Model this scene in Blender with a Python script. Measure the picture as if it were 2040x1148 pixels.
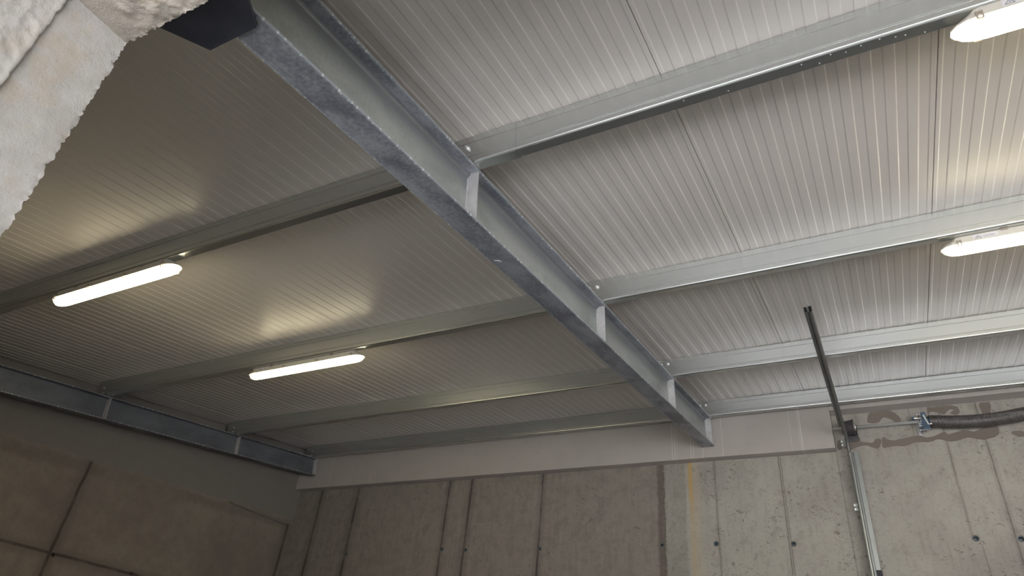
import bpy, bmesh, math, random
from mathutils import Matrix, Vector, noise

# ------------------------------------------------------------------ scene, camera, light
SC = bpy.context.scene
COL = SC.collection
for o in list(bpy.data.objects):
    bpy.data.objects.remove(o)
CZ = 1.6                                   # eye height above the floor
cam_d = bpy.data.cameras.new('camera')
cam_d.sensor_width = 36.0
cam_d.lens = 1347.27 / 2040 * 36
cam_d.clip_start = 0.02
cam_d.clip_end = 200
cam = bpy.data.objects.new('camera', cam_d)
COL.objects.link(cam)
RW = [[0.8829380493, 0.4598149140, 0.0948190171],
      [-0.1860731367, 0.5281473603, -0.8285150292],
      [-0.4310419805, 0.7138841717, 0.5518806034]]
Mx = Matrix(((RW[0][0], -RW[1][0], -RW[2][0], 0),
             (RW[0][1], -RW[1][1], -RW[2][1], 0),
             (RW[0][2], -RW[1][2], -RW[2][2], CZ),
             (0, 0, 0, 1)))
cam.matrix_world = Mx
SC.camera = cam

SC.view_settings.view_transform = 'Standard'
SC.view_settings.look = 'None'
SC.view_settings.gamma = 1.0
SC.view_settings.use_curve_mapping = False
SC.view_settings.exposure = 0.72

SKY = 0.9
SUN = 30.0
LAMP = 19.0
w = bpy.data.worlds.new('world')
SC.world = w
w.use_nodes = True
bg = w.node_tree.nodes['Background']
bg.inputs[0].default_value = (0.93, 0.96, 1.0, 1)
bg.inputs[1].default_value = SKY
sd = bpy.data.lights.new('sun', 'SUN')
sd.energy = SUN
sd.angle = math.radians(3)
sd.color = (0.98, 0.98, 1.0)
sun = bpy.data.objects.new('sun', sd)
COL.objects.link(sun)
sun.rotation_euler = Vector((0.35, 0.55, 0.8)).to_track_quat('Z', 'Y').to_euler()

# ------------------------------------------------------------------ roof frame (slope a about the x axis)
A = 0.1432
H = 2.0445                                 # ceiling plane distance from the eye, square to the roof
D = 0.1566                                 # purlin depth
SP = [2.117, 3.749, 5.362, 6.673]          # the four purlins, measured up the slope
ca, sa = math.cos(A), math.sin(A)


def RP(x, s, n):
    return Vector((x, s * ca - n * sa, s * sa + n * ca + CZ))


# ------------------------------------------------------------------ mesh helpers
class MB:
    def __init__(self):
        self.v = []
        self.f = []

    def add(self, vs, fs):
        b = len(self.v)
        self.v += [tuple(p) for p in vs]
        self.f += [tuple(b + i for i in f) for f in fs]
        return self

    def box(self, x0, x1, y0, y1, z0, z1):
        vs = [(x, y, z) for x in (x0, x1) for y in (y0, y1) for z in (z0, z1)]
        return self.add(vs, [(0, 1, 3, 2), (4, 6, 7, 5), (0, 4, 5, 1), (2, 3, 7, 6), (0, 2, 6, 4), (1, 5, 7, 3)])

    def prism(self, pts, d0, d1, axis='x'):
        """closed 2D outline pushed from d0 to d1 along an axis; the outline is in the two other axes in order"""
        n = len(pts)
        vs = []
        for d in (d0, d1):
            for (a, b) in pts:
                vs.append({'x': (d, a, b), 'y': (a, d, b), 'z': (a, b, d)}[axis])
        fs = [tuple(range(n)), tuple(range(2 * n - 1, n - 1, -1))]
        fs += [(i, (i + 1) % n, n + (i + 1) % n, n + i) for i in range(n)]
        return self.add(vs, fs)

    def strip(self, pts, t, x0, x1, axis='x', close_ends=True):
        """open polyline given a thickness t, pushed along an axis"""
        n = len(pts)
        nor = []
        for i in range(n):
            p0 = Vector(pts[max(i - 1, 0)]); p1 = Vector(pts[i]); p2 = Vector(pts[min(i + 1, n - 1)])
            d1 = (p1 - p0); d2 = (p2 - p1)
            if d1.length < 1e-9: d1 = d2
            if d2.length < 1e-9: d2 = d1
            d1.normalize(); d2.normalize()
            m = Vector((-(d1.y + d2.y), d1.x + d2.x))
            m.normalize()
            k = max(0.5, m.dot(Vector((-d1.y, d1.x))))
            nor.append(m / k)
        outer = [tuple(Vector(p)) for p in pts]
        inner = [tuple(Vector(p) + nr * t) for p, nr in zip(pts, nor)]
        vs = []
        for d in (x0, x1):
            for (a, b) in outer + inner:
                vs.append({'x': (d, a, b), 'y': (a, d, b), 'z': (a, b, d)}[axis])
        N = 2 * n
        fs = []
        for i in range(n - 1):
            fs.append((i, i + 1, N + i + 1, N + i))
            fs.append((n + i + 1, n + i, N + n + i, N + n + i + 1))
            fs.append((i + 1, i, n + i, n + i + 1))
            fs.append((N + i, N + i + 1, N + n + i + 1, N + n + i))
        fs.append((0, N, N + n, n))
        fs.append((n - 1, 2 * n - 1, N + 2 * n - 1, N + n - 1))
        return self.add(vs, fs)

    def cyl(self, p0, p1, r0, r1=None, n=16, caps=True):
        r1 = r0 if r1 is None else r1
        p0 = Vector(p0); p1 = Vector(p1)
        d = (p1 - p0).normalized()
        u = d.orthogonal().normalized(); q = d.cross(u)
        vs = []
        for p, r in ((p0, r0), (p1, r1)):
            for i in range(n):
                t = 2 * math.pi * i / n
                vs.append(p + (u * math.cos(t) + q * math.sin(t)) * r)
        fs = [(i, (i + 1) % n, n + (i + 1) % n, n + i) for i in range(n)]
        if caps:
            fs += [tuple(range(n - 1, -1, -1)), tuple(range(n, 2 * n))]
        return self.add(vs, fs)

    def lathe(self, prof, p0, axis, n=32, ph=0, cap0=True):
        """prof = [(distance along axis, radius)]"""
        p0 = Vector(p0); d = Vector(axis).normalized()
        u = d.orthogonal().normalized(); q = d.cross(u)
        vs = []
        for (l, r) in prof:
            for i in range(n):
                t = 2 * math.pi * i / n + ph
                vs.append(p0 + d * l + (u * math.cos(t) + q * math.sin(t)) * max(r, 1e-5))
        fs = []
        for k in range(len(prof) - 1):
            for i in range(n):
                fs.append((k * n + i, k * n + (i + 1) % n, (k + 1) * n + (i + 1) % n, (k + 1) * n + i))
        if cap0: fs.append(tuple(range(n - 1, -1, -1)))
        fs.append(tuple((len(prof) - 1) * n + i for i in range(n)))
        return self.add(vs, fs)

    def tube(self, path, r, n=8):
        vs = []; fs = []
        m = len(path)
        P = [Vector(p) for p in path]
        u = None
        for i in range(m):
            d = (P[min(i + 1, m - 1)] - P[max(i - 1, 0)]).normalized()
            if u is None:
                u = d.orthogonal().normalized()
            u = (u - d * u.dot(d)).normalized()
            q = d.cross(u)
            for k in range(n):
                t = 2 * math.pi * k / n
                vs.append(P[i] + (u * math.cos(t) + q * math.sin(t)) * r)
        for i in range(m - 1):
            for k in range(n):
                fs.append((i * n + k, i * n + (k + 1) % n, (i + 1) * n + (k + 1) % n, (i + 1) * n + k))
        fs.append(tuple(range(n - 1, -1, -1)))
        fs.append(tuple((m - 1) * n + k for k in range(n)))
        return self.add(vs, fs)

    def hexbolt(self, p, d, r, h):
        p = Vector(p); d = Vector(d).normalized()
        self.cyl(p, p + d * h * .25, r * 1.45, n=16)
        self.cyl(p + d * h * .25, p + d * h, r, n=6)
        self.cyl(p + d * h, p + d * h * 1.7, r * .5, n=8)
        return self

    def build(self, name, mat, parent=None, smooth=False, bevel=0, loc=None, rot=None, fixn=True):
        me = bpy.data.meshes.new(name)
        me.from_pydata(self.v, [], self.f)
        bm = bmesh.new(); bm.from_mesh(me)
        if fixn:
            bmesh.ops.recalc_face_normals(bm, faces=bm.faces)
        bm.to_mesh(me); bm.free()
        if smooth:
            for p in me.polygons: p.use_smooth = True
        me.materials.append(mat)
        o = bpy.data.objects.new(name, me)
        COL.objects.link(o)
        if parent: o.parent = parent
        if loc is not None: o.location = loc
        if rot is not None: o.rotation_euler = rot
        if bevel:
            b = o.modifiers.new('bevel', 'BEVEL'); b.width = bevel; b.segments = 2; b.limit_method = 'ANGLE'
        return o


def empty(name, loc=(0, 0, 0), rot=(0, 0, 0)):
    o = bpy.data.objects.new(name, None)
    COL.objects.link(o)
    o.location = loc; o.rotation_euler = rot
    o.empty_display_size = .1
    return o


def tag(o, label, cat, group=None):
    o['label'] = label; o['category'] = cat
    if group: o['group'] = group
    return o


def struct(o):
    o['kind'] = 'structure'
    return o


def arc(cx, cy, r, a0, a1, n=5):
    return [(cx + r * math.cos(a0 + (a1 - a0) * i / n), cy + r * math.sin(a0 + (a1 - a0) * i / n)) for i in range(n + 1)]


# ------------------------------------------------------------------ materials
class NT:
    def __init__(self, name):
        self.m = bpy.data.materials.new(name)
        self.m.use_nodes = True
        self.t = self.m.node_tree
        self.b = self.t.nodes['Principled BSDF']
        self._pos = None

    def new(self, typ, **kw):
        n = self.t.nodes.new(typ)
        for k, v in kw.items(): setattr(n, k, v)
        return n

    def put(self, sock, v):
        if hasattr(v, 'links'): self.t.links.new(v, sock)
        elif isinstance(v, (tuple, list)):
            sock.default_value = tuple(v) if len(v) == len(sock.default_value) else tuple(v) + (1,)
        else: sock.default_value = v

    def pos(self, kind='world'):
        if kind == 'object':
            return self.new('ShaderNodeTexCoord').outputs['Object']
        if self._pos is None:
            self._pos = self.new('ShaderNodeNewGeometry').outputs['Position']
        return self._pos

    def xyz(self, v=None):
        s = self.new('ShaderNodeSeparateXYZ')
        self.t.links.new(v or self.pos(), s.inputs[0])
        return s.outputs

    def vec(self, x, y, z):
        c = self.new('ShaderNodeCombineXYZ')
        for i, v in enumerate((x, y, z)): self.put(c.inputs[i], v)
        return c.outputs[0]

    def scalev(self, v, s):
        m = self.new('ShaderNodeVectorMath', operation='MULTIPLY')
        self.t.links.new(v, m.inputs[0]); m.inputs[1].default_value = s
        return m.outputs[0]

    def ma(self, op, a, b=0.0, c=0.0, clamp=False):
        m = self.new('ShaderNodeMath', operation=op)
        m.use_clamp = clamp
        self.put(m.inputs[0], a); self.put(m.inputs[1], b)
        if op in ('SMOOTH_MIN', 'SMOOTH_MAX', 'MULTIPLY_ADD'): self.put(m.inputs[2], c)
        return m.outputs[0]

    def ss(self, v, e0, e1, o0=0.0, o1=1.0):
        m = self.new('ShaderNodeMapRange', interpolation_type='SMOOTHSTEP')
        self.put(m.inputs[0], v); self.put(m.inputs[1], e0); self.put(m.inputs[2], e1)
        m.inputs[3].default_value = o0; m.inputs[4].default_value = o1
        return m.outputs[0]

    def noise(self, scale, detail=4, rough=.55, v=None, dist=0.0):
        n = self.new('ShaderNodeTexNoise')
        self.t.links.new(v or self.pos(), n.inputs['Vector'])
        n.inputs['Scale'].default_value = scale; n.inputs['Detail'].default_value = detail
        n.inputs['Roughness'].default_value = rough; n.inputs['Distortion'].default_value = dist
        return n.outputs['Fac']

    def vor(self, scale, v=None, feature='F1'):
        n = self.new('ShaderNodeTexVoronoi', feature=feature)
        self.t.links.new(v or self.pos(), n.inputs['Vector'])
        n.inputs['Scale'].default_value = scale
        return n.outputs['Distance']

    def mix(self, f, a, b, mode='MIX'):
        m = self.new('ShaderNodeMix', data_type='RGBA', blend_type=mode)
        self.put(m.inputs[0], f); self.put(m.inputs[6], a); self.put(m.inputs[7], b)
        return m.outputs[2]

    def bump(self, h, strength=.3, dist=.01, prev=None):
        b = self.new('ShaderNodeBump')
        self.put(b.inputs['Height'], h)
        b.inputs['Strength'].default_value = strength; b.inputs['Distance'].default_value = dist
        if prev is not None: self.t.links.new(prev, b.inputs['Normal'])
        return b.outputs[0]

    def done(self, color=None, rough=None, metal=None, normal=None, spec=None):
        if color is not None: self.put(self.b.inputs['Base Color'], color)
        if rough is not None: self.put(self.b.inputs['Roughness'], rough)
        if metal is not None: self.put(self.b.inputs['Metallic'], metal)
        if spec is not None: self.put(self.b.inputs['Specular IOR Level'], spec)
        if normal is not None: self.t.links.new(normal, self.b.inputs['Normal'])
        return self.m


def m_plain(name, col, rough=.5, metal=0.0, var=.15, scale=30):
    t = NT(name)
    n = t.noise(scale, 3, .6, t.pos('object'))
    c = t.mix(n, tuple(c * (1 - var) for c in col), tuple(min(1, c * (1 + var)) for c in col))
    return t.done(c, rough, metal)


def m_ceiling():
    t = NT('painted_panel')
    n = t.noise(1.3, 2, .5)
    c = t.mix(n, (.70, .655, .625), (.74, .695, .665))
    b = t.bump(t.noise(5, 2, .5), .06, .01)
    return t.done(c, .33, 0, b, .55)


def m_purlin():
    t = NT('galvanized_strip')
    p = t.pos('object')
    n = t.noise(55, 3, .6, p)
    s = t.noise(7, 2, .5, t.scalev(p, (.3, 1, 1)))
    f = t.ma('ADD', t.ma('MULTIPLY', n, .45), t.ma('MULTIPLY', s, .55))
    c = t.mix(f, (.56, .58, .565), (.64, .66, .64))
    return t.done(c, .27, .86)


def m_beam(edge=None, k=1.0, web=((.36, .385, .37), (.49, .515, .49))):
    """hot-dip coating: cloudy blue-grey, zinc beads along the flange edges (object x = across the flange)"""
    t = NT('hot_dip_zinc' + ('_flange' if edge else ''))
    p = t.pos('object')
    n1 = t.noise(6, 5, .6, t.scalev(p, (1, .5, 1)), .4)
    n2 = t.noise(60, 5, .7, p)
    n3 = t.noise(190, 2, .7, p)
    f = t.ma('ADD', t.ma('MULTIPLY', n1, .62), t.ma('MULTIPLY', n2, .38))
    f = t.ss(f, .36, .64)
    if edge:
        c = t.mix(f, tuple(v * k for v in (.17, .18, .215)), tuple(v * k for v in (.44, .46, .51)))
        x = t.ma('ABSOLUTE', t.xyz(p)[0])
        wob = t.ma('MULTIPLY', t.ma('SUBTRACT', t.noise(45, 3, .7, p), .5), .03)
        e = t.ss(t.ma('ADD', x, wob), edge - .012, edge - .003)
        c = t.mix(t.ma('MULTIPLY', e, .7 * k), c, (.46, .50, .54))
        dots = t.ss(t.vor(62, t.scalev(p, (1, 1, .02))), .26, .38, 1, 0)
        gate = t.ss(t.noise(4, 2, .5, t.scalev(p, (.2, 1, 1))), .36, .50)
        e2 = t.ss(x, edge - .010, edge - .004)
        dm = t.ma('MULTIPLY', t.ma('MULTIPLY', dots, e2), gate)
        c = t.mix(t.ma('MULTIPLY', dm, .85), c, (.80, .83, .84))
    else:
        c = t.mix(f, *web)
        # top flange's shade painted in as a dark bluish tone toward the fillet
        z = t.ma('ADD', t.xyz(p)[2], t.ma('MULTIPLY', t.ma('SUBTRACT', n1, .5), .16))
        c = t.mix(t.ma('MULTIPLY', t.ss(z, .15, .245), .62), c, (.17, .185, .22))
    c = t.mix(t.ss(n3, .68, .76), c, (.12, .12, .13))
    b = t.bump(t.ma('ADD', n2, t.ma('MULTIPLY', n1, 2)), .25, .004)
    return t.done(c, t.ss(n2, .3, .7, .36, .55), .35 if edge else .45, b)


def lines(t, coord, other, specs, wob=.012, wscale=6):
    """dark joint lines: specs = (position, halfwidth, strength, lo, hi) along 'other'"""
    wv = t.ma('MULTIPLY', t.ma('SUBTRACT', t.noise(wscale, 4, .6), .5), wob * 2)
    cc = t.ma('ADD', coord, wv)
    tot = None
    for (p, hw, st, lo, hi) in specs:
        d = t.ma('ABSOLUTE', t.ma('SUBTRACT', cc, p))
        m = t.ma('MAXIMUM', t.ma('MULTIPLY', t.ss(d, hw * .15, hw * .6, 1, 0), st), t.ma('MULTIPLY', t.ss(d, hw * .3, hw * 2.4, 1, 0), st * .38))
        if lo is not None:
            m = t.ma('MULTIPLY', m, t.ss(other, lo - .02, lo + .02))
        if hi is not None:
            m = t.ma('MULTIPLY', m, t.ss(other, hi - .02, hi + .02, 1, 0))
        tot = m if tot is None else t.ma('MAXIMUM', tot, m)
    return t.ma('MULTIPLY', tot, t.ss(t.noise(3.5, 4, .65), .3, .6, .55, 1.0))


def m_wall_back():
    t = NT('formed_concrete')
    X, Y, Z = t.xyz()
    Z = t.ma('SUBTRACT', Z, CZ)
    big = t.noise(1.6, 5, .6)
    mid = t.noise(9, 5, .65)
    fine = t.noise(60, 3, .7)
    right = t.mix(t.ss(big, .35, .65), (.285, .262, .238), (.36, .338, .298))
    left = t.mix(t.ss(mid, .3, .7), (.205, .18, .16), (.265, .237, .208))
    edge = t.ma('ADD', X, t.ma('MULTIPLY', t.ma('SUBTRACT', t.noise(14, 5, .7), .5), .06))
    c = t.mix(t.ss(edge, -1.955, -1.93), left, right)
    # broken strip and rough block beside it
    blk = t.ma('MULTIPLY', t.ss(edge, -1.95, -1.93), t.ss(edge, -1.74, -1.71, 1, 0))
    c = t.mix(t.ma('MULTIPLY', blk, t.ss(t.noise(25, 5, .8), .3, .7, .25, .85)), c, (.255, .238, .212))
    strip = t.ma('MULTIPLY', t.ss(edge, -2.03, -1.99), t.ss(edge, -1.945, -1.925, 1, 0))
    c = t.mix(t.ma('MULTIPLY', strip, t.ss(fine, .2, .8, .55, .95)), c, (.105, .083, .07))
    # cloudy soiling + trowel flecks
    c = t.mix(t.ma('MULTIPLY', t.ss(mid, .5, .72), .28), c, (.16, .14, .12))
    fl = t.ss(t.noise(21, 3, .6, t.vec(t.ma('ADD', X, t.ma('MULTIPLY', Z, .5)), 0.0, t.ma('MULTIPLY', Z, 1.4)), 1.2), .60, .66)
    fg = t.ss(t.noise(2.4, 2, .5), .42, .6)
    c = t.mix(t.ma('MULTIPLY', t.ma('MULTIPLY', fl, fg), .75), c, (.13, .115, .10))
    # pour streaks running down the face and fine grain
    stk = t.noise(5, 4, .6, t.vec(t.ma('MULTIPLY', X, 4.5), 0.0, t.ma('MULTIPLY', Z, .7)))
    c = t.mix(t.ma('MULTIPLY', t.ss(stk, .52, .7), .20), c, (.13, .115, .10))
    c = t.mix(t.ma('MULTIPLY', t.ss(stk, .48, .3), .10), c, (.45, .43, .39))
    gr = t.noise(38, 4, .75)
    c = t.mix(t.ma('MULTIPLY', t.ss(gr, .52, .68), .30), c, (.15, .135, .12))
    pits = t.ss(t.vor(24), .05, .10, 1, 0)
    pg = t.ss(t.noise(7, 2, .5), .52, .62)
    c = t.mix(t.ma('MULTIPLY', t.ma('MULTIPLY', pits, pg), .75), c, (.09, .08, .075))
    # rust run
    sw = t.ma('ADD', X, t.ma('MULTIPLY', t.ma('SUBTRACT', t.noise(8, 3, .6), .5), .025))
    sx = t.ma('ABSOLUTE', t.ma('SUBTRACT', sw, -1.672))
    st = t.ma('MULTIPLY', t.ss(sx, .006, .032, 1, 0), t.ss(Z, 1.85, 2.25, .22, .85))
    c = t.mix(st, c, (.42, .245, .045))
    c = t.mix(t.ma('MULTIPLY', t.ss(t.ma('ABSOLUTE', t.ma('SUBTRACT', sw, -1.645)), .02, .09, 1, 0), .35), c, (.43, .36, .24))
    ln = lines(t, X, Z, [(-6.48, .05, .8, None, None), (-5.873, .055, .85, None, None), (-4.507, .034, .85, None, None),
                         (-4.203, .042, .85, None, None), (-3.292, .034, .85, None, None), (-1.435, .012, .55, None, None),
                         (-.832, .006, .8, None, None), (-.815, .006, .6, None, None), (-.327, .004, .6, None, None),
                         (.548, .012, .5, 1.66, 6.4), (.60, .006, .5, None, 1.62), (.83, .016, .6, None, None),
                         (.32, .007, .35, 2.38, None)], .008)
    c = t.mix(ln, c, (.055, .045, .04))
    c = t.mix(t.ma('MULTIPLY', t.ss(fine, .62, .8), .15), c, (.5, .48, .44))
    # dark lower wall, added out of view to darken reflections in the purlin undersides
    c = t.mix(t.ss(Z, .75, .80, 1, 0), c, (.05, .048, .046))
    h = t.ma('ADD', t.ma('MULTIPLY', fine, .35), mid)
    h = t.ma('SUBTRACT', h, t.ma('MULTIPLY', ln, .8))
    h = t.ma('SUBTRACT', h, t.ma('MULTIPLY', t.ma('MULTIPLY', pits, pg), .5))
    h = t.ma('ADD', h, t.ma('MULTIPLY', t.ma('MULTIPLY', blk, t.noise(30, 5, .8)), 2.2))
    return t.done(c, .9, 0, t.bump(h, .55, .006), .25)


def m_wall_left():
    t = NT('stained_concrete')
    X, Y, Z = t.xyz()
    Z = t.ma('SUBTRACT', Z, CZ)
    big = t.noise(1.4, 5, .6)
    mid = t.noise(7, 5, .65)
    fine = t.noise(60, 3, .7)
    lo = t.mix(t.ss(t.ma('ADD', t.ma('MULTIPLY', big, .6), t.ma('MULTIPLY', mid, .4)), .34, .66), (.215, .182, .158), (.285, .25, .212))
    lo = t.mix(t.ma('MULTIPLY', t.ss(t.noise(38, 4, .75), .52, .7), .3), lo, (.13, .11, .095))
    up = t.mix(mid, (.215, .198, .18), (.245, .226, .205))
    bz = t.ma('SUBTRACT', Z, t.ma('MULTIPLY', Y, .075))
    bz = t.ma('ADD', bz, t.ma('MULTIPLY', t.ma('SUBTRACT', t.noise(5, 5, .7), .5), .14))
    c = t.mix(t.ss(bz, 1.585, 1.625), lo, up)
    c = t.mix(t.ma('MULTIPLY', t.ma('MULTIPLY', t.ss(t.ma('ABSOLUTE', t.ma('SUBTRACT', bz, 1.52)), .02, .09, 1, 0), t.ss(big, .42, .6)), .35), c, (.12, .098, .085))
    ln = t.ma('MAXIMUM', lines(t, Y, Z, [(3.765, .048, .85, None, 1.88), (6.50, .06, .85, None, 2.02)], .014),
              lines(t, Z, Y, [(1.01, .040, .85, None, None), (1.995, .012, .7, 5.5, 6.5)], .010))
    c = t.mix(ln, c, (.05, .04, .035))
    h = t.ma('ADD', t.ma('MULTIPLY', fine, .4), mid)
    h = t.ma('SUBTRACT', h, ln)
    return t.done(c, .9, 0, t.bump(h, .5, .006), .25)


def m_fascia():
    t = NT('fine_plaster')
    X, Y, Z = t.xyz()
    mid = t.noise(3, 4, .6)
    c = t.mix(mid, (.37, .335, .31), (.43, .395, .365))
    c = t.mix(t.ma('MULTIPLY', t.ss(t.noise(11, 4, .7), .55, .75), .2), c, (.22, .195, .17))
    wv = t.ma('MULTIPLY', t.ma('SUBTRACT', t.noise(9, 3, .6), .5), .012)
    xx = t.ma('ADD', X, wv)
    tot = None
    for (p, hw, s) in [(-1.812, .004, .5), (-1.786, .0035, .6), (-1.765, .003, .35), (-1.623, .0035, .65), (-1.598, .003, .5), (-1.51, .0035, .5),
                       (-1.315, .004, .4), (-.684, .003, .4), (-.590, .0035, .75), (-.606, .003, .4), (-2.34, .004, .15), (-6.31, .008, .14), (-5.97, .006, .14), (-5.64, .007, .14)]:
        m = t.ma('MULTIPLY', t.ss(t.ma('ABSOLUTE', t.ma('SUBTRACT', xx, p)), hw * .4, hw * 1.3, 1, 0), s)
        tot = m if tot is None else t.ma('MAXIMUM', tot, m)
    zz = t.ma('SUBTRACT', Z, CZ)
    c = t.mix(t.ma('MULTIPLY', tot, t.ss(zz, 2.44, 2.46)), c, (.66, .64, .60))
    # two wiped patches low on the left
    for (px, pz) in [(-5.50, 2.50), (-4.93, 2.53)]:
        d = t.ma('ADD', t.ma('ABSOLUTE', t.ma('SUBTRACT', xx, px)), t.ma('MULTIPLY', t.ma('ABSOLUTE', t.ma('SUBTRACT', zz, pz)), 1.6))
        c = t.mix(t.ma('MULTIPLY', t.ss(d, .05, .2, 1, 0), .35), c, (.36, .34, .31))
    return t.done(c, .8, 0, t.bump(t.noise(25, 4, .6), .15, .004), .3)


def m_render(name, c0, c1, warm, bs=.8):
    """light cement render of the doorway"""
    t = NT(name)
    big = t.noise(6, 5, .6)
    mid = t.noise(25, 5, .7)
    fine = t.noise(160, 4, .7)
    c = t.mix(t.ss(big, .3, .7), c0, c1)
    c = t.mix(t.ma('MULTIPLY', t.ss(t.noise(9, 4, .6), .5, .7), .6), c, warm)
    c = t.mix(t.ma('MULTIPLY', t.ss(mid, .58, .75), .25), c, tuple(v * .62 for v in c0))
    c = t.mix(t.ma('MULTIPLY', t.ss(t.vor(38), .06, .12, 1, 0), .35), c, (.25, .2, .15))
    h = t.ma('ADD', t.ma('MULTIPLY', fine, .5), mid)
    return t.done(c, .92, 0, t.bump(h, bs, .006), .2)


def m_ground(name, c0, c1):
    t = NT(name)
    c = t.mix(t.noise(2, 5, .6), c0, c1)
    return t.done(c, .85, 0, t.bump(t.noise(30, 4, .6), .2, .004))


def m_floor():
    """unseen tones added to steer bounce and reflections: pale by the doorway, dark further in"""
    t = NT('floor_concrete')
    n = t.noise(2, 5, .6)
    X, Y, Z = t.xyz()
    c = t.mix(t.ss(t.ma('ADD', Y, t.ma('MULTIPLY', n, .05)), 3.1, 3.15), (.50, .50, .50), t.mix(n, (.055, .055, .06), (.08, .08, .085)))  # pale zone added for bounce light, dark zone for darker reflections overhead
    return t.done(c, .8, 0, t.bump(t.noise(30, 4, .6), .2, .004))


M = {
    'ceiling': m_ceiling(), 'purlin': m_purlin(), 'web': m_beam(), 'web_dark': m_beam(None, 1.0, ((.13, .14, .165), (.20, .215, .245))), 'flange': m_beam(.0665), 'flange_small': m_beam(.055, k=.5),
    'wall_back': m_wall_back(), 'wall_left': m_wall_left(), 'fascia': m_fascia(),
    'jamb': m_render('jamb_render', (.33, .315, .29), (.42, .40, .38), (.37, .32, .25), .55),
    'soffit': m_render('soffit_render', (.32, .29, .25), (.42, .38, .335), (.36, .30, .225), 1.0),
    'floor': m_floor(),
    'ground': m_ground('yard_concrete', (.54, .54, .54), (.60, .60, .60)),
    'plate': m_plain('dark_plate', (.07, .075, .105), .5, .35, .5, 9),
    'weldplate': m_plain('pale_zinc_plate', (.52, .51, .515), .5, .3, .35, 18),
    'zinc': m_plain('bright_zinc', (.80, .81, .80), .36, .6, .06),
    'track': m_plain('rail_zinc', (.42, .44, .43), .35, .8, .12, 12),
    'shaded_rail': m_plain('shaded_rail_zinc', (.17, .17, .165), .5, .55, .3, 25),  # rail zinc again, darkened to paint in the dark floor it reflects
    'bluezinc': m_plain('blue_zinc', (.13, .19, .27), .35, .75, .4, 40),
    'spring': m_plain('spring_steel', (.24, .22, .215), .42, .7, .1),
    'drum': m_plain('cast_drum', (.13, .12, .125), .5, .5, .3),
    'body': m_plain('lamp_plastic', (.56, .53, .47), .5, 0, .03),
    'clip': m_plain('clip_plastic', (.30, .26, .22), .35, 0, .1),
    'sticker': m_plain('sticker_paper', (.62, .60, .62), .5, 0, .02),
    'ink': m_plain('grey_ink', (.12, .12, .13), .6, 0, .05),
    'stamp': m_plain('stamp_ink', (.30, .31, .30), .5, .5, .1),
    'mortar': m_ground('damp_mortar', (.135, .112, .094), (.20, .172, .147)),
    'rubber': m_plain('black_rubber', (.015, .015, .022), .6),
    'sleeve_plastic': m_plain('tie_sleeve_plastic', (.10, .12, .13), .5),
    'gap': m_plain('joint_shadow_foam', (.08, .07, .06), .9),
}
t = NT('lamp_lens')
e = t.b
e.inputs['Base Color'].default_value = (.9, .88, .8, 1)
e.inputs['Emission Color'].default_value = (1.0, .875, .57, 1)
e.inputs['Emission Strength'].default_value = LAMP
e.inputs['Roughness'].default_value = .4
M['lens'] = t.m

# ------------------------------------------------------------------ the setting
XL, XR, YB, YF = -6.87, 7.2, 6.57, 6.46
Y0, Y1, Y2, XJ, ZS = -.10, .339, .52, -1.72, 1.582      # doorway: outer face, inner face, jamb, soffit (above the eye)

struct(MB().box(XL - .3, XR + .3, Y2 - .17, YB + .3, -.2, 0).build('floor', M['floor']))
struct(MB().box(-25, 25, -45, Y2 - .171, -.25, -.03).build('ground', M['ground']))


def cut(o, cyls):
    mb = MB()
    for (p, d, r, l) in cyls:
        mb.cyl(Vector(p) - Vector(d) * .02, Vector(p) + Vector(d) * l, r, n=20)
    k = mb.build('cutter', M['gap'])
    b = o.modifiers.new('holes', 'BOOLEAN'); b.operation = 'DIFFERENCE'; b.object = k; b.solver = 'EXACT'
    bpy.context.view_layer.update()
    dg = bpy.context.evaluated_depsgraph_get()
    me = bpy.data.meshes.new_from_object(o.evaluated_get(dg))
    o.modifiers.clear()
    old = o.data; o.data = me
    me.name = o.name
    bpy.data.meshes.remove(old)
    km = k.data
    bpy.data.objects.remove(k); bpy.data.meshes.remove(km)


ROOF_B = 2.0656 + .1442 * YB + CZ
wb = struct(MB().box(XL - .25, XR + .25, YB, YB + .25, 0, ROOF_B + .02).build('wall_back', M['wall_back']))
ties = [(-5.849, 1.641, .020), (-4.49, 1.673, .022), (-4.179, 1.662, .021), (-3.275, 1.655, .021), (-1.976, 1.668, .021),
        (-1.465, 1.668, .024), (-.795, 1.651, .024), (.566, 1.663, .026), (.863, 1.652, .026)]
cut(wb, [((x, YB, z + CZ), (0, 1, 0), r, .05) for x, z, r in ties])
for x, z, r in ties:
    MB().lathe([(.002, r * .98), (.006, r * .98), (.006, r * .72), (.045, r * .5), (.045, .001)], (x, YB, z + CZ), (0, 1, 0), 20, 0, False) \
        .build('tie_sleeve', M['sleeve_plastic'], wb, fixn=True)
wl = struct(MB().box(XL - .25, XL, Y2 - .17, YB - .001, 0, ROOF_B - .95).build('wall_left', M['wall_left']))
me = wl.data
for v in me.vertices:
    if v.co.z > 2: v.co.z = 2.0656 + .1442 * v.co.y + CZ - .004
tl = [(3.80, .995, .018), (4.63, 1.015, .018)]
cut(wl, [((XL, y, z + CZ), (-1, 0, 0), r, .05) for y, z, r in tl])
wr = struct(MB().box(XR, XR + .25, Y2 - .17, YB - .001, 0, 3).build('wall_right', M['fascia']))
for v in wr.data.vertices:
    if v.co.z > 2: v.co.z = 2.0656 + .1442 * v.co.y + CZ - .004

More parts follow.
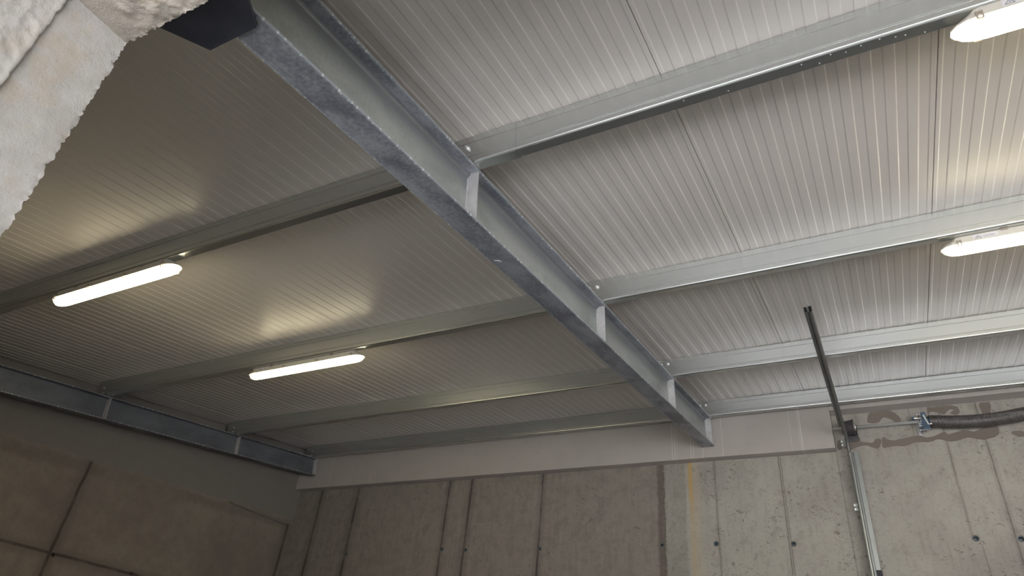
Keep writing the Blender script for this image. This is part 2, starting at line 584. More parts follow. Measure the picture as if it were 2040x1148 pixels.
# fascia over the back wall, stopping short of the door; a shallow band carries on to the right
def ztop(y): return 2.0656 + .1442 * y + CZ - .003
f1 = MB().prism([(YF, 2.450 + CZ), (YB - .001, 2.450 + CZ), (YB - .001, ztop(YF) - .0), (YF, ztop(YF) - .02)], XL + .001, -.322, 'x').build('trim_1', M['fascia'], bevel=.004)
struct(f1)
f2 = MB().prism([(YF, 2.812 + CZ), (YB - .001, 2.80 + CZ), (YB - .001, ztop(YF) - .0), (YF, ztop(YF) - .02)], -.3219, XR - .001, 'x').build('trim_2', M['fascia'], bevel=.004)
struct(f2)

# patches of mortar round the door fittings
SM = {'low1': [(-0.252, 2.496), (-0.169, 2.546), (-0.115, 2.57), (-0.105, 2.531), (-0.018, 2.513), (0.015, 2.543), (0.056, 2.525), (0.025, 2.462), (-0.02, 2.462), (-0.076, 2.49), (-0.16, 2.474), (-0.204, 2.459)],
      'low2': [(0.063, 2.535), (0.086, 2.555), (0.131, 2.518), (0.232, 2.527), (0.352, 2.544), (0.423, 2.519), (0.544, 2.553), (0.577, 2.531), (0.695, 2.561), (0.763, 2.54), (0.842, 2.568), (0.934, 2.577), (0.941, 2.522), (0.91, 2.481), (0.816, 2.463), (0.715, 2.491), (0.599, 2.466), (0.493, 2.494), (0.414, 2.474), (0.321, 2.487), (0.238, 2.462), (0.121, 2.463), (0.06, 2.456)],
      'up1': [(-0.021, 2.706), (0.004, 2.79), (0.065, 2.80), (0.148, 2.80), (0.201, 2.779), (0.239, 2.726), (0.242, 2.678), (0.202, 2.677), (0.169, 2.715), (0.113, 2.74), (0.056, 2.698)],
      'up2': [(0.467, 2.80), (0.501, 2.793), (0.561, 2.795), (0.658, 2.79), (0.699, 2.77), (0.699, 2.722), (0.672, 2.702), (0.638, 2.72), (0.664, 2.75), (0.627, 2.754), (0.588, 2.716), (0.54, 2.74), (0.493, 2.755), (0.469, 2.734)],
      'up3': [(0.864, 2.79), (0.931, 2.79), (0.936, 2.741), (0.915, 2.688), (0.863, 2.685), (0.858, 2.751)],
      'r': [(1.021, 2.505), (1.076, 2.518), (1.124, 2.504), (1.25, 2.53), (1.28, 2.47), (1.114, 2.466), (1.056, 2.467)],
      'l': [(-0.303, 2.549), (-0.276, 2.556), (-0.269, 2.498), (-0.29, 2.471), (-0.313, 2.487)]}


def smooth_loop(pts, n=5, jit=.006, seed=0):
    out = []
    m = len(pts)
    for i in range(m):
        p0, p1, p2, p3 = [Vector(pts[(i + k - 1) % m]) for k in range(4)]
        for j in range(n):
            u = j / n
            q = .5 * ((2 * p1) + (p2 - p0) * u + (2 * p0 - 5 * p1 + 4 * p2 - p3) * u * u + (3 * p1 - p0 - 3 * p2 + p3) * u ** 3)
            nn = noise.noise_vector(Vector((q.x * 30, q.y * 30, seed)))
            out.append((q.x + nn.x * jit, q.y + nn.y * jit))
    return out


for i, (k, pts) in enumerate(SM.items()):
    lp = smooth_loop([(x, z + CZ) for x, z in pts], seed=i)
    MB().prism(lp, YB - .003, YB + .004, 'y').build('mortar_patch', M['mortar'], wb)

# ---- front wall with the doorway: built as skins whose arrises are broken by noise
def wob(p, amp, sc, seed=0.0):
    v = Vector((p[0] * sc + seed, p[1] * sc, p[2] * sc))
    return Vector((noise.noise(v), noise.noise(v + Vector((31.7, 0, 0))), noise.noise(v + Vector((0, 57.1, 0))))) * amp


def skin(fn, us, vs, mb):
    nu, nv = len(us), len(vs)
    pts = [fn(u, v) for u in us for v in vs]
    mb.add(pts, [(i * nv + j, i * nv + j + 1, (i + 1) * nv + j + 1, (i + 1) * nv + j) for i in range(nu - 1) for j in range(nv - 1)])


def lin(a, b, st):
    n = max(1, int(round(abs(b - a) / st)))
    return [a + (b - a) * i / n for i in range(n + 1)]


ZTOP = 2.108
def corner_noise(p, d):
    """ragged arris: strong within 2 cm of it"""
    k = math.exp(-d / .008)
    return wob(p, .0055 * k, 60) + wob(p, .005 * k, 150, 9) + wob(p, .0022, 18, 4)


def P_jamb(y, z):
    p = Vector((XJ, y, z + CZ))
    d = min(abs(y - Y2), abs(z - ZS))
    q = p + corner_noise(p, abs(y - Y2))
    if abs(z - ZS) < .03 and abs(y - Y2) > .02: q = p + wob(p, .002, 18, 4)
    return q


def P_lip(y, z):
    # outer plaster coat lapping over the jamb by a centimetre, torn edge
    p = Vector((XJ, y, z + CZ))
    return p


ZL = -CZ
zs_f = lin(.45, ZS, .006)
zs_all = [ZL, -.6, 0.0] + zs_f
jam = MB()
skin(P_jamb, lin(Y1 - .0, Y2, .006), zs_all, jam)
jam.add([(XJ, Y0, 0), (XJ, Y1, 0), (XJ, Y1, ZS + CZ), (XJ, Y0, ZS + CZ)], [(0, 1, 2, 3)])
wf = empty('wall_front', (0, 0, 0)); struct(wf)


def P_soff(x, y):
    p = Vector((x, y, ZS + CZ))
    rough = min(1, max(0, (x - XJ - .05) / .05))
    q = p + corner_noise(p, abs(y - Y2))
    q += Vector((0, 0, 1)) * (noise.noise(Vector((x * 22, y * 22, 3))) * .006 + noise.noise(Vector((x * 70, y * 70, 8))) * .003) * rough
    if x - XJ < .012: q = P_jamb(y, ZS) if abs(x - XJ) < 1e-6 else p + wob(p, .002, 18, 4)
    return q


sof = MB()
skin(P_soff, lin(XJ, -1.0, .006) + [-.5, .5, 1.5, 6.4], [Y0, Y0 + .1, Y0 + .2, .2] + lin(.25, Y2, .006), sof)
# inner faces and outer face
def P_inner_j(x, z):
    if abs(x - XJ) < 1e-6: return P_jamb(Y2, z)
    return Vector((x, Y2, z + CZ))
skin(P_inner_j, [XL, -3, -1.80, -1.74, XJ], zs_all, jam)
def P_inner_s(x, z):
    if abs(z - ZS) < 1e-6: return P_soff(x, Y2) if x > XJ + 1e-6 else P_jamb(Y2, ZS)
    return Vector((x, Y2, z + CZ))
xs_s = lin(XJ, -1.0, .006) + [-.5, .5, 1.5, 6.4]
skin(P_inner_s, xs_s, [ZS, ZS + .03, ZTOP + .03], sof)
jam.add([(XL, Y2, ZS + CZ), (XJ, Y2, ZS + CZ), (XJ, Y2, ZTOP + .03 + CZ), (XL, Y2, ZTOP + .03 + CZ)], [(0, 1, 2, 3)])
# outer coat: front face at Y1-.012, lapping the arris with a torn lip
def lipx(z):
    v = Vector((z * 30, 2.0, 0)); w2 = Vector((z * 110, 5.0, 0))
    return .006 + noise.noise(v) * .005 + noise.noise(w2) * .005
out = MB()
def P_out(u, z):
    # u: 0 = against the bare jamb ... 1 = torn arris of the coat ... then back along the coat
    if u <= 1:
        yy = Y1 + lipx(z) * .7
        return Vector((XJ - .002 + .012 * u + noise.noise(Vector((z * 60, u * 3, 7))) * .003 * u, yy + noise.noise(Vector((z * 90, u * 5, 2))) * .002, z + CZ))
    y = Y1 + lipx(z) * .7 - (u - 1)
    a = min(1, (u - 1) / .02)
    st = noise.noise(Vector((y * 35 + z * 12, z * 30, 1))) * .004 + noise.noise(Vector((y * 95, z * 80, 1))) * .002
    return Vector((XJ + .010 + st * a + .003 * (1 - a), y, z + CZ))
us = [0, .5, 1] + [1 + v for v in lin(.004, .20, .006)] + [1.3, 1.44]
skin(P_out, us, zs_all, out)
out.add([(XL, Y0, ZS + CZ), (6.4, Y0, ZS + CZ), (6.4, Y0, ZTOP + .5 + CZ), (XL, Y0, ZTOP + .5 + CZ)], [(0, 1, 2, 3)])
out.add([(XL, Y0, 0), (XJ, Y0, 0), (XJ, Y0, ZS + CZ), (XL, Y0, ZS + CZ)], [(0, 1, 2, 3)])
jam.build('jamb', M['jamb'], wf, smooth=True, fixn=False)
sof.build('lintel', M['soffit'], wf, smooth=True, fixn=False)
out.build('outer_render', M['jamb'], wf, smooth=True, fixn=False)
MB().box(6.4, XR + .25, Y0, Y2, 0, ZTOP + CZ).build('pier', M['jamb'], wf)
MB().box(XL - .25, XR + .25, Y0 + .005, Y2 - .01, ZTOP - .3 + CZ, ZTOP + CZ).build('lintel_core', M['jamb'], wf)

# ------------------------------------------------------------------ ceiling of ribbed sandwich panels
ceil = empty('ceiling', RP(-1.5, 3.8, H), (A, 0, 0)); struct(ceil)
X0 = -.4985
SA, SB = .62, 6.93
def panel(k):
    x0 = X0 + k + .0015; x1 = X0 + k + 1 - .0015
    x0 = max(x0, XL - .2); x1c = min(x1, XR + .2)
    pr = []
    per = 1 / 12
    pts = [(X0 + k + .001, .003), (X0 + k + .0025, 0)]
    for i in range(12):
        b = X0 + k + i * per
        pts += [(b + .016 + .0, 0), (b + .021, .0022), (b + .057, .0022), (b + .062, 0)]
    pts += [(X0 + k + 1 - .0025, 0), (X0 + k + 1 - .001, .003), (X0 + k + 1 - .001, .06), (X0 + k + .001, .06)]
    n = len(pts)
    mb = MB()
    vs = [(x + 1.5, s - 3.8, z) for s in (SA, SB) for (x, z) in pts]
    mb.add(vs, [tuple(range(n)), tuple(range(2 * n - 1, n - 1, -1))] + [(i, (i + 1) % n, n + (i + 1) % n, n + i) for i in range(n)])
    mb.build('roof_panel', M['ceiling'], ceil)
for k in range(-7, 8):
    panel(k)
MB().box(XL - .2 + 1.5, XR + .2 + 1.5, SA - 3.8, SB - 3.8, .0605, .10).build('panel_core', M['gap'], ceil)

# ------------------------------------------------------------------ purlins
PX0, PXM, PX1 = -6.70, -1.452, 7.17
prof = [(.056, -.014), (.056, -.0015)] + [(.004, -.0015), (.001, -.003), (0, -.007), (0, -.0385), (.0017, -.0387), (0, -.0425), (0, -.1190), (.0014, -.1192), (0, -.1225), (0, -.1270), (.0010, -.1272), (0, -.1296), (0, -.139)]
prof += arc(.012, -D + .012, .012, math.pi, 1.5 * math.pi, 5) + [(.057, -D), (.057, -D + .014)]


def purlin(k, x0, x1, label):
    xm = (x0 + x1) / 2
    r = empty('purlin', RP(xm, SP[k], H - D), (A, 0, 0))
    tag(r, label, 'purlin', 'galvanized roof purlins')
    pts = [(s, n + D) for s, n in prof]
    mb = MB().strip(pts, .002, x0 - xm, x1 - xm)
    mb.build('channel', M['purlin'], r)
    return r


side = ['nearest the doorway', 'second from the doorway', 'third from the doorway', 'against the plastered band of the back wall']
for k in range(4):
    r = purlin(k, PX0, PXM - .0015, 'galvanized roof purlin left of the main beam, ' + side[k])
    # bolts into the cleat on the wall beam
    for (bx, bn) in [(-6.60, 1.965), (-6.60, 1.915)]:
        m = MB().hexbolt((bx - (PX0 + PXM) / 2, .003, bn - (H - D)), (0, -1, 0), .007, .009).build('bolt', M['zinc'], r)
    r2 = purlin(k, PXM + .0015, PX1, 'galvanized roof purlin right of the main beam, ' + side[k])
    if k == 1:
        tx = bpy.data.curves.new('stamp', 'FONT'); tx.body = 'E4P0288B'; tx.size = .021; tx.space_character = 1.05
        to = bpy.data.objects.new('stamp', tx); COL.objects.link(to)
        bpy.context.view_layer.update()
        me = bpy.data.meshes.new_from_object(to.evaluated_get(bpy.context.evaluated_depsgraph_get()))
        bpy.data.objects.remove(to)
        me.materials.append(M['stamp'])
        so = bpy.data.objects.new('stamped_code', me); COL.objects.link(so); so.parent = r2
        so.rotation_euler = (math.pi / 2, 0, 0)
        so.location = (-.302 - (PXM + PX1) / 2, .0029, 1.966 - (H - D))
    if k == 0:
        rnd = random.Random(4)
        for px in (.02, .12, .17, .22, .28, .33, .42, .08, -.25, -.42, .36):
            MB().lathe([(0, .0028), (.0014, .0024), (.0022, .001)], (px - (PXM + PX1) / 2, rnd.uniform(.012, .052), 0), (0, 0, -1), 8).build('zinc_drip', M['zinc'], r2, smooth=True)

# sleeves lapping each purlin joint over the main beam
sl = [(s * 1.0 - (.0022 if s < .03 else -.002), n - (.0016 if n < -.1 else 0)) for s, n in prof]
sl = [(-.0026, -.004), (-.0026, -.0385), (-.0010, -.0387), (-.0026, -.0425), (-.0026, -.1190), (-.0013, -.1192), (-.0026, -.1225), (-.0026, -.139)]
sl += arc(.012, -D + .012, .0146, math.pi, 1.5 * math.pi, 5) + [(.0585, -D - .0026), (.0585, -D + .006)]
for k in range(4):
    r = empty('purlin_sleeve', RP(-1.452, SP[k], H - D), (A, 0, 0))
    tag(r, 'galvanized splice sleeve over the main beam on the purlin ' + side[k].replace('plastered band of the ', ''), 'bracket', 'purlin splice sleeves')
    # the beam flange carries the sleeve
    MB().strip([(s, n + D) for s, n in sl], .002, -.29, .285).build('channel', M['purlin'], r)
    for bx in (.028, -.028):
        MB().hexbolt((bx + .005, -.0015, [1.975, 1.994, 1.999, 2.003][k] - (H - D)), (0, -1, 0), .0085, .014).build('bolt', M['zinc'], r)

# ------------------------------------------------------------------ main beam and wall beam
def ibeam(name, label, xc, hw, Hb, s0, s1, tf, tw, fil, fm, stiff, plate_w=None):
    NT_ = H - D - .0032
    sm = (s0 + s1) / 2
    r = empty(name, RP(xc, sm, NT_ - Hb), (A, 0, 0))
    tag(r, label, 'beam', None)
    def edge(z0, z1, nm):
        # flange edges slightly uneven from the zinc
        mb = MB()
        n = int((s1 - s0) / .012)
        ring = []
        for i in range(n + 1):
            s = s0 + (s1 - s0) * i / n - sm
            j1 = noise.noise(Vector((s * 60, z0, 1))) * .0011; j2 = noise.noise(Vector((s * 60, z0, 5))) * .0011
            ring += [(-hw + j1, s, z0 + .0015), (-hw + .002, s, z0), (hw - .002, s, z0), (hw + j2, s, z0 + .0015), (hw + j2, s, z1 - .0015), (hw - .002, s, z1), (-hw + .002, s, z1), (-hw + j1, s, z1 - .0015)]
        fs = [(i * 8 + k, i * 8 + (k + 1) % 8, (i + 1) * 8 + (k + 1) % 8, (i + 1) * 8 + k) for i in range(n) for k in range(8)]
        fs += [tuple(range(8)), tuple(n * 8 + k for k in range(7, -1, -1))]
        mb.add(ring, fs)
        return mb.build(nm, fm, r)
    edge(0, tf, 'bottom_flange')
    edge(Hb - tf, Hb, 'top_flange')
    # web with root fillets
    h = tw / 2
    pts = [(-h - fil, tf)] + [(h + fil, tf)]
    pts += [(h + fil - fil * math.sin(q), tf + fil - fil * math.cos(q)) for q in [math.pi / 2 * i / 5 for i in range(1, 6)]]
    pts += [(h + fil - fil * math.cos(q), Hb - tf - fil + fil * math.sin(q)) for q in [math.pi / 2 * i / 5 for i in range(0, 6)]]
    L = [(-x, z) for x, z in pts[2:]][::-1]
    pts = [pts[0], pts[1]] + pts[2:] + L
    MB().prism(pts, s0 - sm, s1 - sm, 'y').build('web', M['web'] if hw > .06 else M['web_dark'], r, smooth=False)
    for (ss, top, sd) in stiff:
        for sgn in sd:
            a = h; b = hw - .006
            c = .018
            if sgn > 0: o = [(a, tf + c), (a + c, tf), (b, tf), (b, Hb - tf), (a + c, Hb - tf), (a, Hb - tf - c)]
            else: o = [(-a, tf + c), (-a - c, tf), (-b, tf), (-b, Hb - tf), (-a - c, Hb - tf), (-a, Hb - tf - c)]
            sp = MB().prism(o, ss - sm - .004, ss - sm + .004, 'y').build('stiffener_plate', M['weldplate'], r, bevel=.001)
            # weld beads
            wbm = MB()
            rr = random.Random(int(ss * 100))
            def bead(p, q):
                p = Vector(p); q = Vector(q)
                nn = int((q - p).length / .004)
                for i in range(nn):
                    c0 = p.lerp(q, i / max(1, nn - 1))
                    wbm.lathe([(-.003, .001), (-.001, .0032), (.0015, .003), (.003, .001)], c0 + Vector((rr.uniform(-.0006, .0006), 0, rr.uniform(-.0006, .0006))), (q - p), 6)
            yy = ss - sm - .006
            bead((sgn * (a + c), yy, Hb - tf - .002), (sgn * (b - .004), yy, Hb - tf - .002))
            bead((sgn * (a + .002), yy, tf + c + .01), (sgn * (a + .002), yy, Hb - tf - c - .004))
            wbm.build('weld_bead', M['weldplate'], sp, smooth=True)
    return r, sm, NT_ - Hb


HB = .2785
xb = -1.4520
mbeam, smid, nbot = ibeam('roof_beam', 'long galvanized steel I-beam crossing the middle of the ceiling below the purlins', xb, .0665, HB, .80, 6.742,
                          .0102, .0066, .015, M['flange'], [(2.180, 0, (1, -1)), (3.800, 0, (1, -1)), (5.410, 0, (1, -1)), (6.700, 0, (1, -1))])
# bearing plate at the doorway end
sc = (nbot - .008) / 1.6073
pp = [(-1.709, .764), (-1.686, .8137), (-1.6296, .9317), (-1.4246, .9303), (-1.3699, .8502), (-1.311, .764)]
MB().prism([(x * sc - xb, s * sc - smid) for x, s in pp], -.0145, -.0005, 'z').build('bearing_plate', M['plate'], mbeam, bevel=.0015)
# splash of filler and a scratch on the bottom flange
mb = MB()
rr = random.Random(2)
for i in range(9):
    MB().lathe([(0, .006), (.002, .005), (.003, .001)], (-.03 + rr.uniform(-.011, .011), 2.545 - smid + rr.uniform(-.012, .012), 0), (0, 0, -1), 7) \
        .build('filler_blob', M['weldplate'], mbeam, smooth=True)

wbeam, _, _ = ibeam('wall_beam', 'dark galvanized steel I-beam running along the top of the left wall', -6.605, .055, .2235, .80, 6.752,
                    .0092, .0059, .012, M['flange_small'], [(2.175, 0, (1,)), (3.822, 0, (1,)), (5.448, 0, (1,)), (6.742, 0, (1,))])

# ------------------------------------------------------------------ lamps
def outline(hl, hw, r, z, n=7):
    """elongated outline with tapering rounded ends"""
    pts = []
    def end(sgn):
        out = []
        for i in range(n + 1):
            t_ = -math.pi / 2 + math.pi * i / n
            out.append((sgn * (hl - r + r * math.cos(t_) ** .85 if math.cos(t_) > 1e-9 else hl - r), hw * math.sin(t_)))
        return out
    a = [((hl - r) + r * max(0, math.cos(-math.pi / 2 + math.pi * i / n)) ** .9, hw * math.sin(-math.pi / 2 + math.pi * i / n)) for i in range(n + 1)]
    b = [(-x, -y) for x, y in a]
    return [(x, y, z) for x, y in a + b]


def loft(rings, caps=True):
    mb = MB()
    n = len(rings[0])
    vs = [p for r in rings for p in r]
    fs = [(k * n + i, k * n + (i + 1) % n, (k + 1) * n + (i + 1) % n, (k + 1) * n + i) for k in range(len(rings) - 1) for i in range(n)]
    fs += [tuple(range(n)), tuple(range(len(rings) * n - 1, (len(rings) - 1) * n - 1, -1))]
    mb.add(vs, fs)
    return mb


def make_lamp(sticker):
    root = empty('strip_light')
    loft([outline(.560, .050, .03, 0), outline(.566, .0525, .035, -.006), outline(.590, .0535, .07, -.018), outline(.619, .054, .09, -.034), outline(.619, .054, .09, -.040)]).build('housing', M['body'], root)
    loft([outline(.612, .0475, .09, -.0402), outline(.610, .0465, .09, -.050), outline(.603, .043, .09, -.060), outline(.592, .035, .08, -.068), outline(.578, .024, .06, -.073)]).build('lens', M['lens'], root, smooth=True)
    for sy in (-1, 1):
        for cx in (-.535, -.18, .18, .535):
            mb = MB()
            y0 = sy * .0545
            def bar(x0, x1, ya, yb, z0, z1):
                mb.box(x0, x1, min(ya, yb), max(ya, yb), z0, z1)
            bar(cx - .011, cx + .011, y0, y0 + sy * .005, -.030, -.024)
            bar(cx - .011, cx - .006, y0, y0 + sy * .004, -.052, -.022)
            bar(cx + .006, cx + .011, y0, y0 + sy * .004, -.052, -.022)
            bar(cx - .010, cx + .010, sy * .050, y0 + sy * .003, -.054, -.050)
            mb.build('clip', M['clip'], root)
    for cx in (-.33, .33):
        MB().box(cx - .017, cx + .017, -.052, .052, -.004, .0015).box(cx - .017, cx + .017, -.0555, -.050, -.009, .0).build('mounting_bracket', M['clip'], root)
    if sticker:
        st = MB().add([(-.47, -.0549, -.008), (-.36, -.0549, -.008), (-.36, -.0549, -.0315), (-.47, -.0549, -.0315)], [(0, 1, 2, 3)])
        s_ = st.build('warning_sticker', M['sticker'], root, fixn=False)
        def q(x, v):  # point on the sticker, v 0..1 down
            return Vector((x, -.0554, -.008 - .0235 * v))
        mk = MB()
        def stroke(p0, p1, wd=.0011):
            a = q(*p0); b = q(*p1)
            d = (b - a).normalized(); nn = d.cross(Vector((0, 1, 0))) * wd
            mk.add([a - nn, b - nn, b + nn, a + nn], [(0, 1, 2, 3)])
        stroke((-.462, .85), (-.448, .2)); stroke((-.448, .2), (-.434, .85)); stroke((-.434, .85), (-.462, .85)); stroke((-.448, .45), (-.448, .7), .0014)
        mk.build('warning_triangle', M['ink'], s_, fixn=False)
        tx = bpy.data.curves.new('t', 'FONT'); tx.body = 'CAUTION'; tx.size = .011
        to = bpy.data.objects.new('t', tx); COL.objects.link(to)
        bpy.context.view_layer.update()
        me = bpy.data.meshes.new_from_object(to.evaluated_get(bpy.context.evaluated_depsgraph_get()))
        bpy.data.objects.remove(to)
        me.materials.append(M['ink'])
        w_ = bpy.data.objects.new('sticker_text', me); COL.objects.link(w_); w_.parent = s_
        w_.location = q(-.426, .75); w_.rotation_euler = (math.pi / 2, 0, 0)
    return root


def put_lamp(root, xc, sc_, label):
    root.location = RP(xc, sc_, H - D - .0016)
    root.rotation_euler = (A, 0, 0)
    tag(root, label, 'ceiling light', 'lit strip lights under the purlins')


def dup(root):
    def rec(o, par):
        c = o.copy(); COL.objects.link(c)
        if par: c.parent = par
        for ch in o.children: rec(ch, c)
        return c
    return rec(root, None)


la = make_lamp(True)
lb = dup(la)
lc = dup(la)
ld = dup(la)
put_lamp(la, -4.065, 2.172, 'lit white strip light left of the main beam, on the purlin nearest the doorway')
put_lamp(lb, -4.03, 3.835, 'lit white strip light left of the main beam, on the second purlin')
put_lamp(lc, 1.105, 2.172, 'lit white strip light cut by the top right corner, on the nearest purlin')
put_lamp(ld, 1.12, 3.835, 'lit white strip light at the right edge, on the second purlin')

# ------------------------------------------------------------------ overhead door fittings
def sweep(path, profile, thick, xoff):
    """profile (u along x, v along the path normal); path in the y-z plane"""
    n = len(profile)
    # thicken the profile
    pr = [Vector(p) for p in profile]
    nor = []
    for i in range(n):
        d1 = (pr[i] - pr[max(i - 1, 0)]); d2 = (pr[min(i + 1, n - 1)] - pr[i])
        if d1.length < 1e-9: d1 = d2
        if d2.length < 1e-9: d2 = d1
        d = d1.normalized() + d2.normalized()
        if i == 0: d = pr[1] - pr[0]
        if i == n - 1: d = pr[-1] - pr[-2]
        d.normalize()
        nor.append(Vector((-d.y, d.x)) * thick)
    loop = pr + [p + q for p, q in reversed(list(zip(pr, nor)))]
    m = len(loop)
    vs = []
    for i, (y, z) in enumerate(path):
        y0, z0 = path[max(i - 1, 0)]; y1, z1 = path[min(i + 1, len(path) - 1)]
        tv = Vector((y1 - y0, z1 - z0)).normalized()
        nv = Vector((-tv.y, tv.x))
        for q in loop:
            vs.append((xoff + q.x, y + nv.x * q.y, z + nv.y * q.y + CZ))
    fs = [(i * m + k, i * m + (k + 1) % m, (i + 1) * m + (k + 1) % m, (i + 1) * m + k) for i in range(len(path) - 1) for k in range(m)]
    fs += [tuple(range(m)), tuple(range(len(path) * m - 1, (len(path) - 1) * m - 1, -1))]
    return MB().add(vs, fs)


track = empty('door_track', (-.22, 6.44, 0))
tag(track, 'galvanized overhead door track, upright on the back wall then bent out into the room', 'door track')
tl_ = Vector((-.22, 6.44, 0))
def off(mb):
    mb.v = [tuple(Vector(p) - tl_) for p in mb.v]
    return mb
HZ = 2.552
hook = [(-.004, .030), (-.004, -.006)] + [(.010 - .014 * math.cos(q), -.006 - .014 * math.sin(q)) for q in [math.pi * i / 8 for i in range(1, 8)]] + [(.024, -.006), (.024, .024), (.021, .029), (.001, .029)]
angl = [(-.006, .022), (-.006, -.008), (-.008, -.010), (-.024, -.010), (-.0255, .028), (-.010, .028)]
hp = [(4.20, HZ), (5.0, HZ), (6.0, HZ), (6.27, HZ)]
off(sweep([(4.20, HZ), (5.3, HZ), (6.27, HZ)], hook, .002, -.228)).build('horizontal_rail', M['shaded_rail'], track)
off(sweep([(4.205, HZ), (5.3, HZ), (6.20, HZ)], angl, .002, -.228)).build('angle_bar', M['shaded_rail'], track)
bend = [(6.27 + .17 * math.sin(q), HZ - .17 + .17 * math.cos(q)) for q in [math.pi / 2 * i / 12 for i in range(13)]]
off(sweep(bend, hook, .002, -.226)).build('curved_rail', M['shaded_rail'], track)
off(sweep([(6.44, HZ - .17), (6.44, 1.0), (6.44, -CZ + .02)], hook, .002, -.222)).build('vertical_rail', M['track'], track)
# wall angle beside the upright rail
off(MB().strip([(-.200, 6.475), (-.186, 6.475), (-.182, 6.479), (-.182, 6.565), (-.150, 6.5685)], .002, .02, 2.40 + CZ, 'z')
    ).build('wall_angle', M['track'], track)
off(MB().box(-.182, -.148, 6.45, 6.49, .02, 2.397 + CZ)).build('cover_strip', M['track'], track)
off(MB().box(-.180, -.140, 6.435, 6.449, .02, 1.40 + CZ)).build('rubber_seal', M['rubber'], track)
for (bz, bx) in [(2.50, -.262), (2.468, -.262), (1.93, -.252), (1.895, -.252)]:
    off(MB().box(bx - .004, bx + .03, 6.455, 6.462, bz - .014 + CZ, bz + .014 + CZ)).build('jamb_bracket', M['track'], track)
    off(MB().hexbolt((bx + .0, 6.455, bz + CZ), (0, -1, 0), .006, .008)).build('bolt', M['zinc'], track)

SY, SZ = 6.49, 2.638
shaft = MB().cyl((-.318, SY, SZ + CZ), (2.6, SY, SZ + CZ), .0125, n=20).build('door_shaft', M['zinc'], smooth=True)
tag(shaft, 'bright steel door shaft across the top of the back wall', 'shaft')

drum = empty('cable_drum', (-.19, SY, SZ + CZ))
tag(drum, 'dark grooved cable drum on the shaft behind the door track', 'drum')
pr = [(-.052, .0128), (-.052, .050), (-.045, .052)]
for i in range(9):
    b = -.042 + i * .0095
    pr += [(b, .058 + .0012 * i), (b + .004, .062 + .0012 * i), (b + .0075, .058 + .0012 * i)]
pr += [(.046, .076), (.052, .076), (.053, .060), (.053, .0128)]
MB().lathe(pr, (0, 0, 0), (1, 0, 0), 36).build('spool', M['drum'], drum, smooth=False)
MB().lathe([(.054, .030), (.056, .034), (.062, .034), (.064, .0128)], (0, 0, 0), (1, 0, 0), 24).build('collar', M['zinc'], drum)

bp = empty('bearing_bracket', (-.19, YB, SZ + CZ))
tag(bp, 'dark bearing bracket on the wall behind the cable drum', 'bracket')
MB().box(-.03, .06, -.007, -.0035, -.11, .06).build('wall_plate', M['drum'], bp, bevel=.001)
MB().prism([(-.004, -.10), (-.07, -.04), (-.10, -.02), (-.10, .02), (-.07, .04), (-.004, .05)], .0655, .069, 'x').build('bearing_arm', M['drum'], bp)

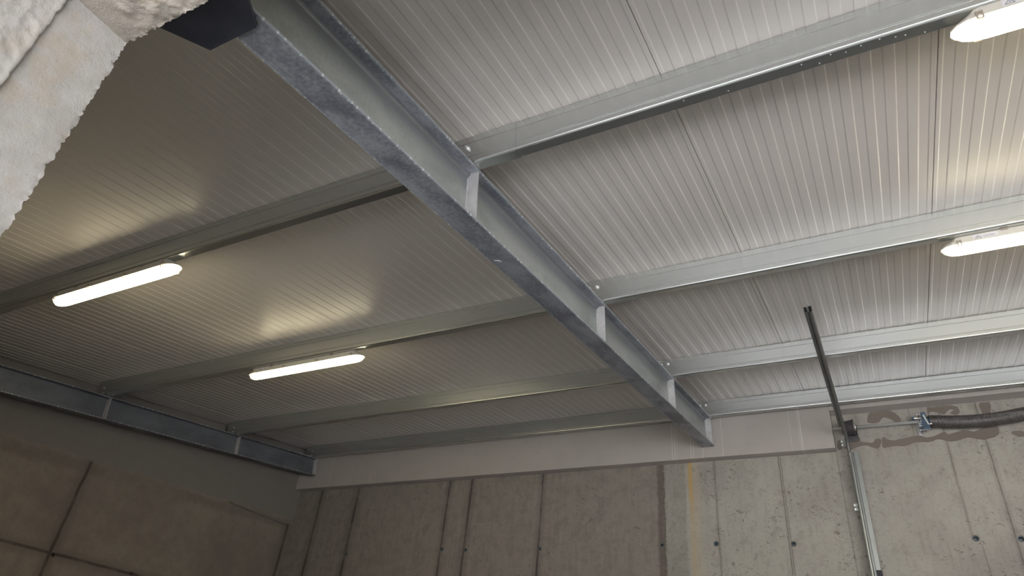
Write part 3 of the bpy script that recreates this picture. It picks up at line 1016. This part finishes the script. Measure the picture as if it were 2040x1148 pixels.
ca_ = empty('spring_anchor', (.41, SY, SZ + CZ))
tag(ca_, 'blue-zinc spring anchor bracket with bolts between shaft and torsion spring', 'bracket')
MB().box(-.055, -.025, YB - SY - .012, YB - SY - .0035, -.10, .07).build('wall_plate', M['weldplate'], ca_, bevel=.001)
MB().prism([(YB - SY - .013, -.09), (-.02, -.075), (-.045, -.02), (-.045, .025), (-.02, .06), (YB - SY - .013, .06)], -.030, -.025, 'x').build('anchor_plate', M['bluezinc'], ca_, bevel=.001)
MB().prism([(y * .9 + .004, z * .92) for y, z in [(.05, -.09), (-.055, -.085), (-.06, .06), (.03, .065)]], .002, .007, 'x').build('ratchet_plate', M['bluezinc'], ca_, bevel=.001)
MB().lathe([(-.024, .030), (-.006, .034), (.001, .034)], (0, 0, 0), (1, 0, 0), 24).build('bearing', M['zinc'], ca_)
MB().lathe([(.0075, .052), (.013, .054), (.018, .046), (.03, .036), (.055, .030)], (0, 0, 0), (1, 0, 0), 24, ).build('winding_cone', M['bluezinc'], ca_)
rg = MB()
for i in range(14):
    t_ = 2 * math.pi * i / 14
    rg.box(-.001, .004, .0, .008, -.002, .002)
    vs = rg.v[-8:]
    rg.v = rg.v[:-8] + [(x - .003, (y + .052) * math.cos(t_) - z * math.sin(t_), (y + .052) * math.sin(t_) + z * math.cos(t_)) for x, y, z in vs]
rg.build('ratchet_teeth', M['zinc'], ca_)
for (y, z, l) in [(-.05, .045, .03), (-.05, -.06, .045), (.0, .058, .03), (-.035, -.035, .02), (-.05, .01, .03), (.0, -.078, .03)]:
    MB().cyl((-.035, y, z), (.012, y, z), .004, n=8).cyl((-.042, y, z), (-.034, y, z), .0075, n=6).cyl((.008, y, z), (.014, y, z), .0075, n=6).build('bolt', M['weldplate'], ca_)
MB().box(-.018, .036, -.066, -.062, -.098, -.012).box(-.012, .024, -.066, -.062, -.012, .058).build('guard_plate', M['bluezinc'], ca_, bevel=.001)
MB().prism([(.0, .03), (.012, .032), (.034, -.055), (.024, -.06)], -.070, -.0665, 'y').build('pawl', M['zinc'], ca_)
MB().cyl((.03, -.060, -.052), (.055, -.060, -.052), .006, n=10).build('setting_screw', M['zinc'], ca_)
MB().cyl((-.08, -.005, .032), (-.02, -.005, .032), .007, n=8).build('locking_pin', M['zinc'], ca_)
MB().box(-.085, -.065, -.015, .02, .02, .045).build('pin_block', M['bluezinc'], ca_)

def sag(x):
    return -.036 * math.sin((x - .44) / .76 * math.pi) if .44 < x < 1.2 else 0.0
path = []
pitch = .0108; R = .0525; x = .455; th = 0; seg = 20
while x < 2.30:
    path.append((x, SY + R * math.cos(th), SZ + CZ - .004 + sag(x) + R * math.sin(th)))
    th += 2 * math.pi / seg; x += pitch / seg
spg = MB().tube(path, .0043, 6).build('torsion_spring', M['spring'], smooth=True)
tag(spg, 'long sagging torsion spring of dark coils beside the right edge of the photo', 'spring')
for c_ in (shaft,):
    pass
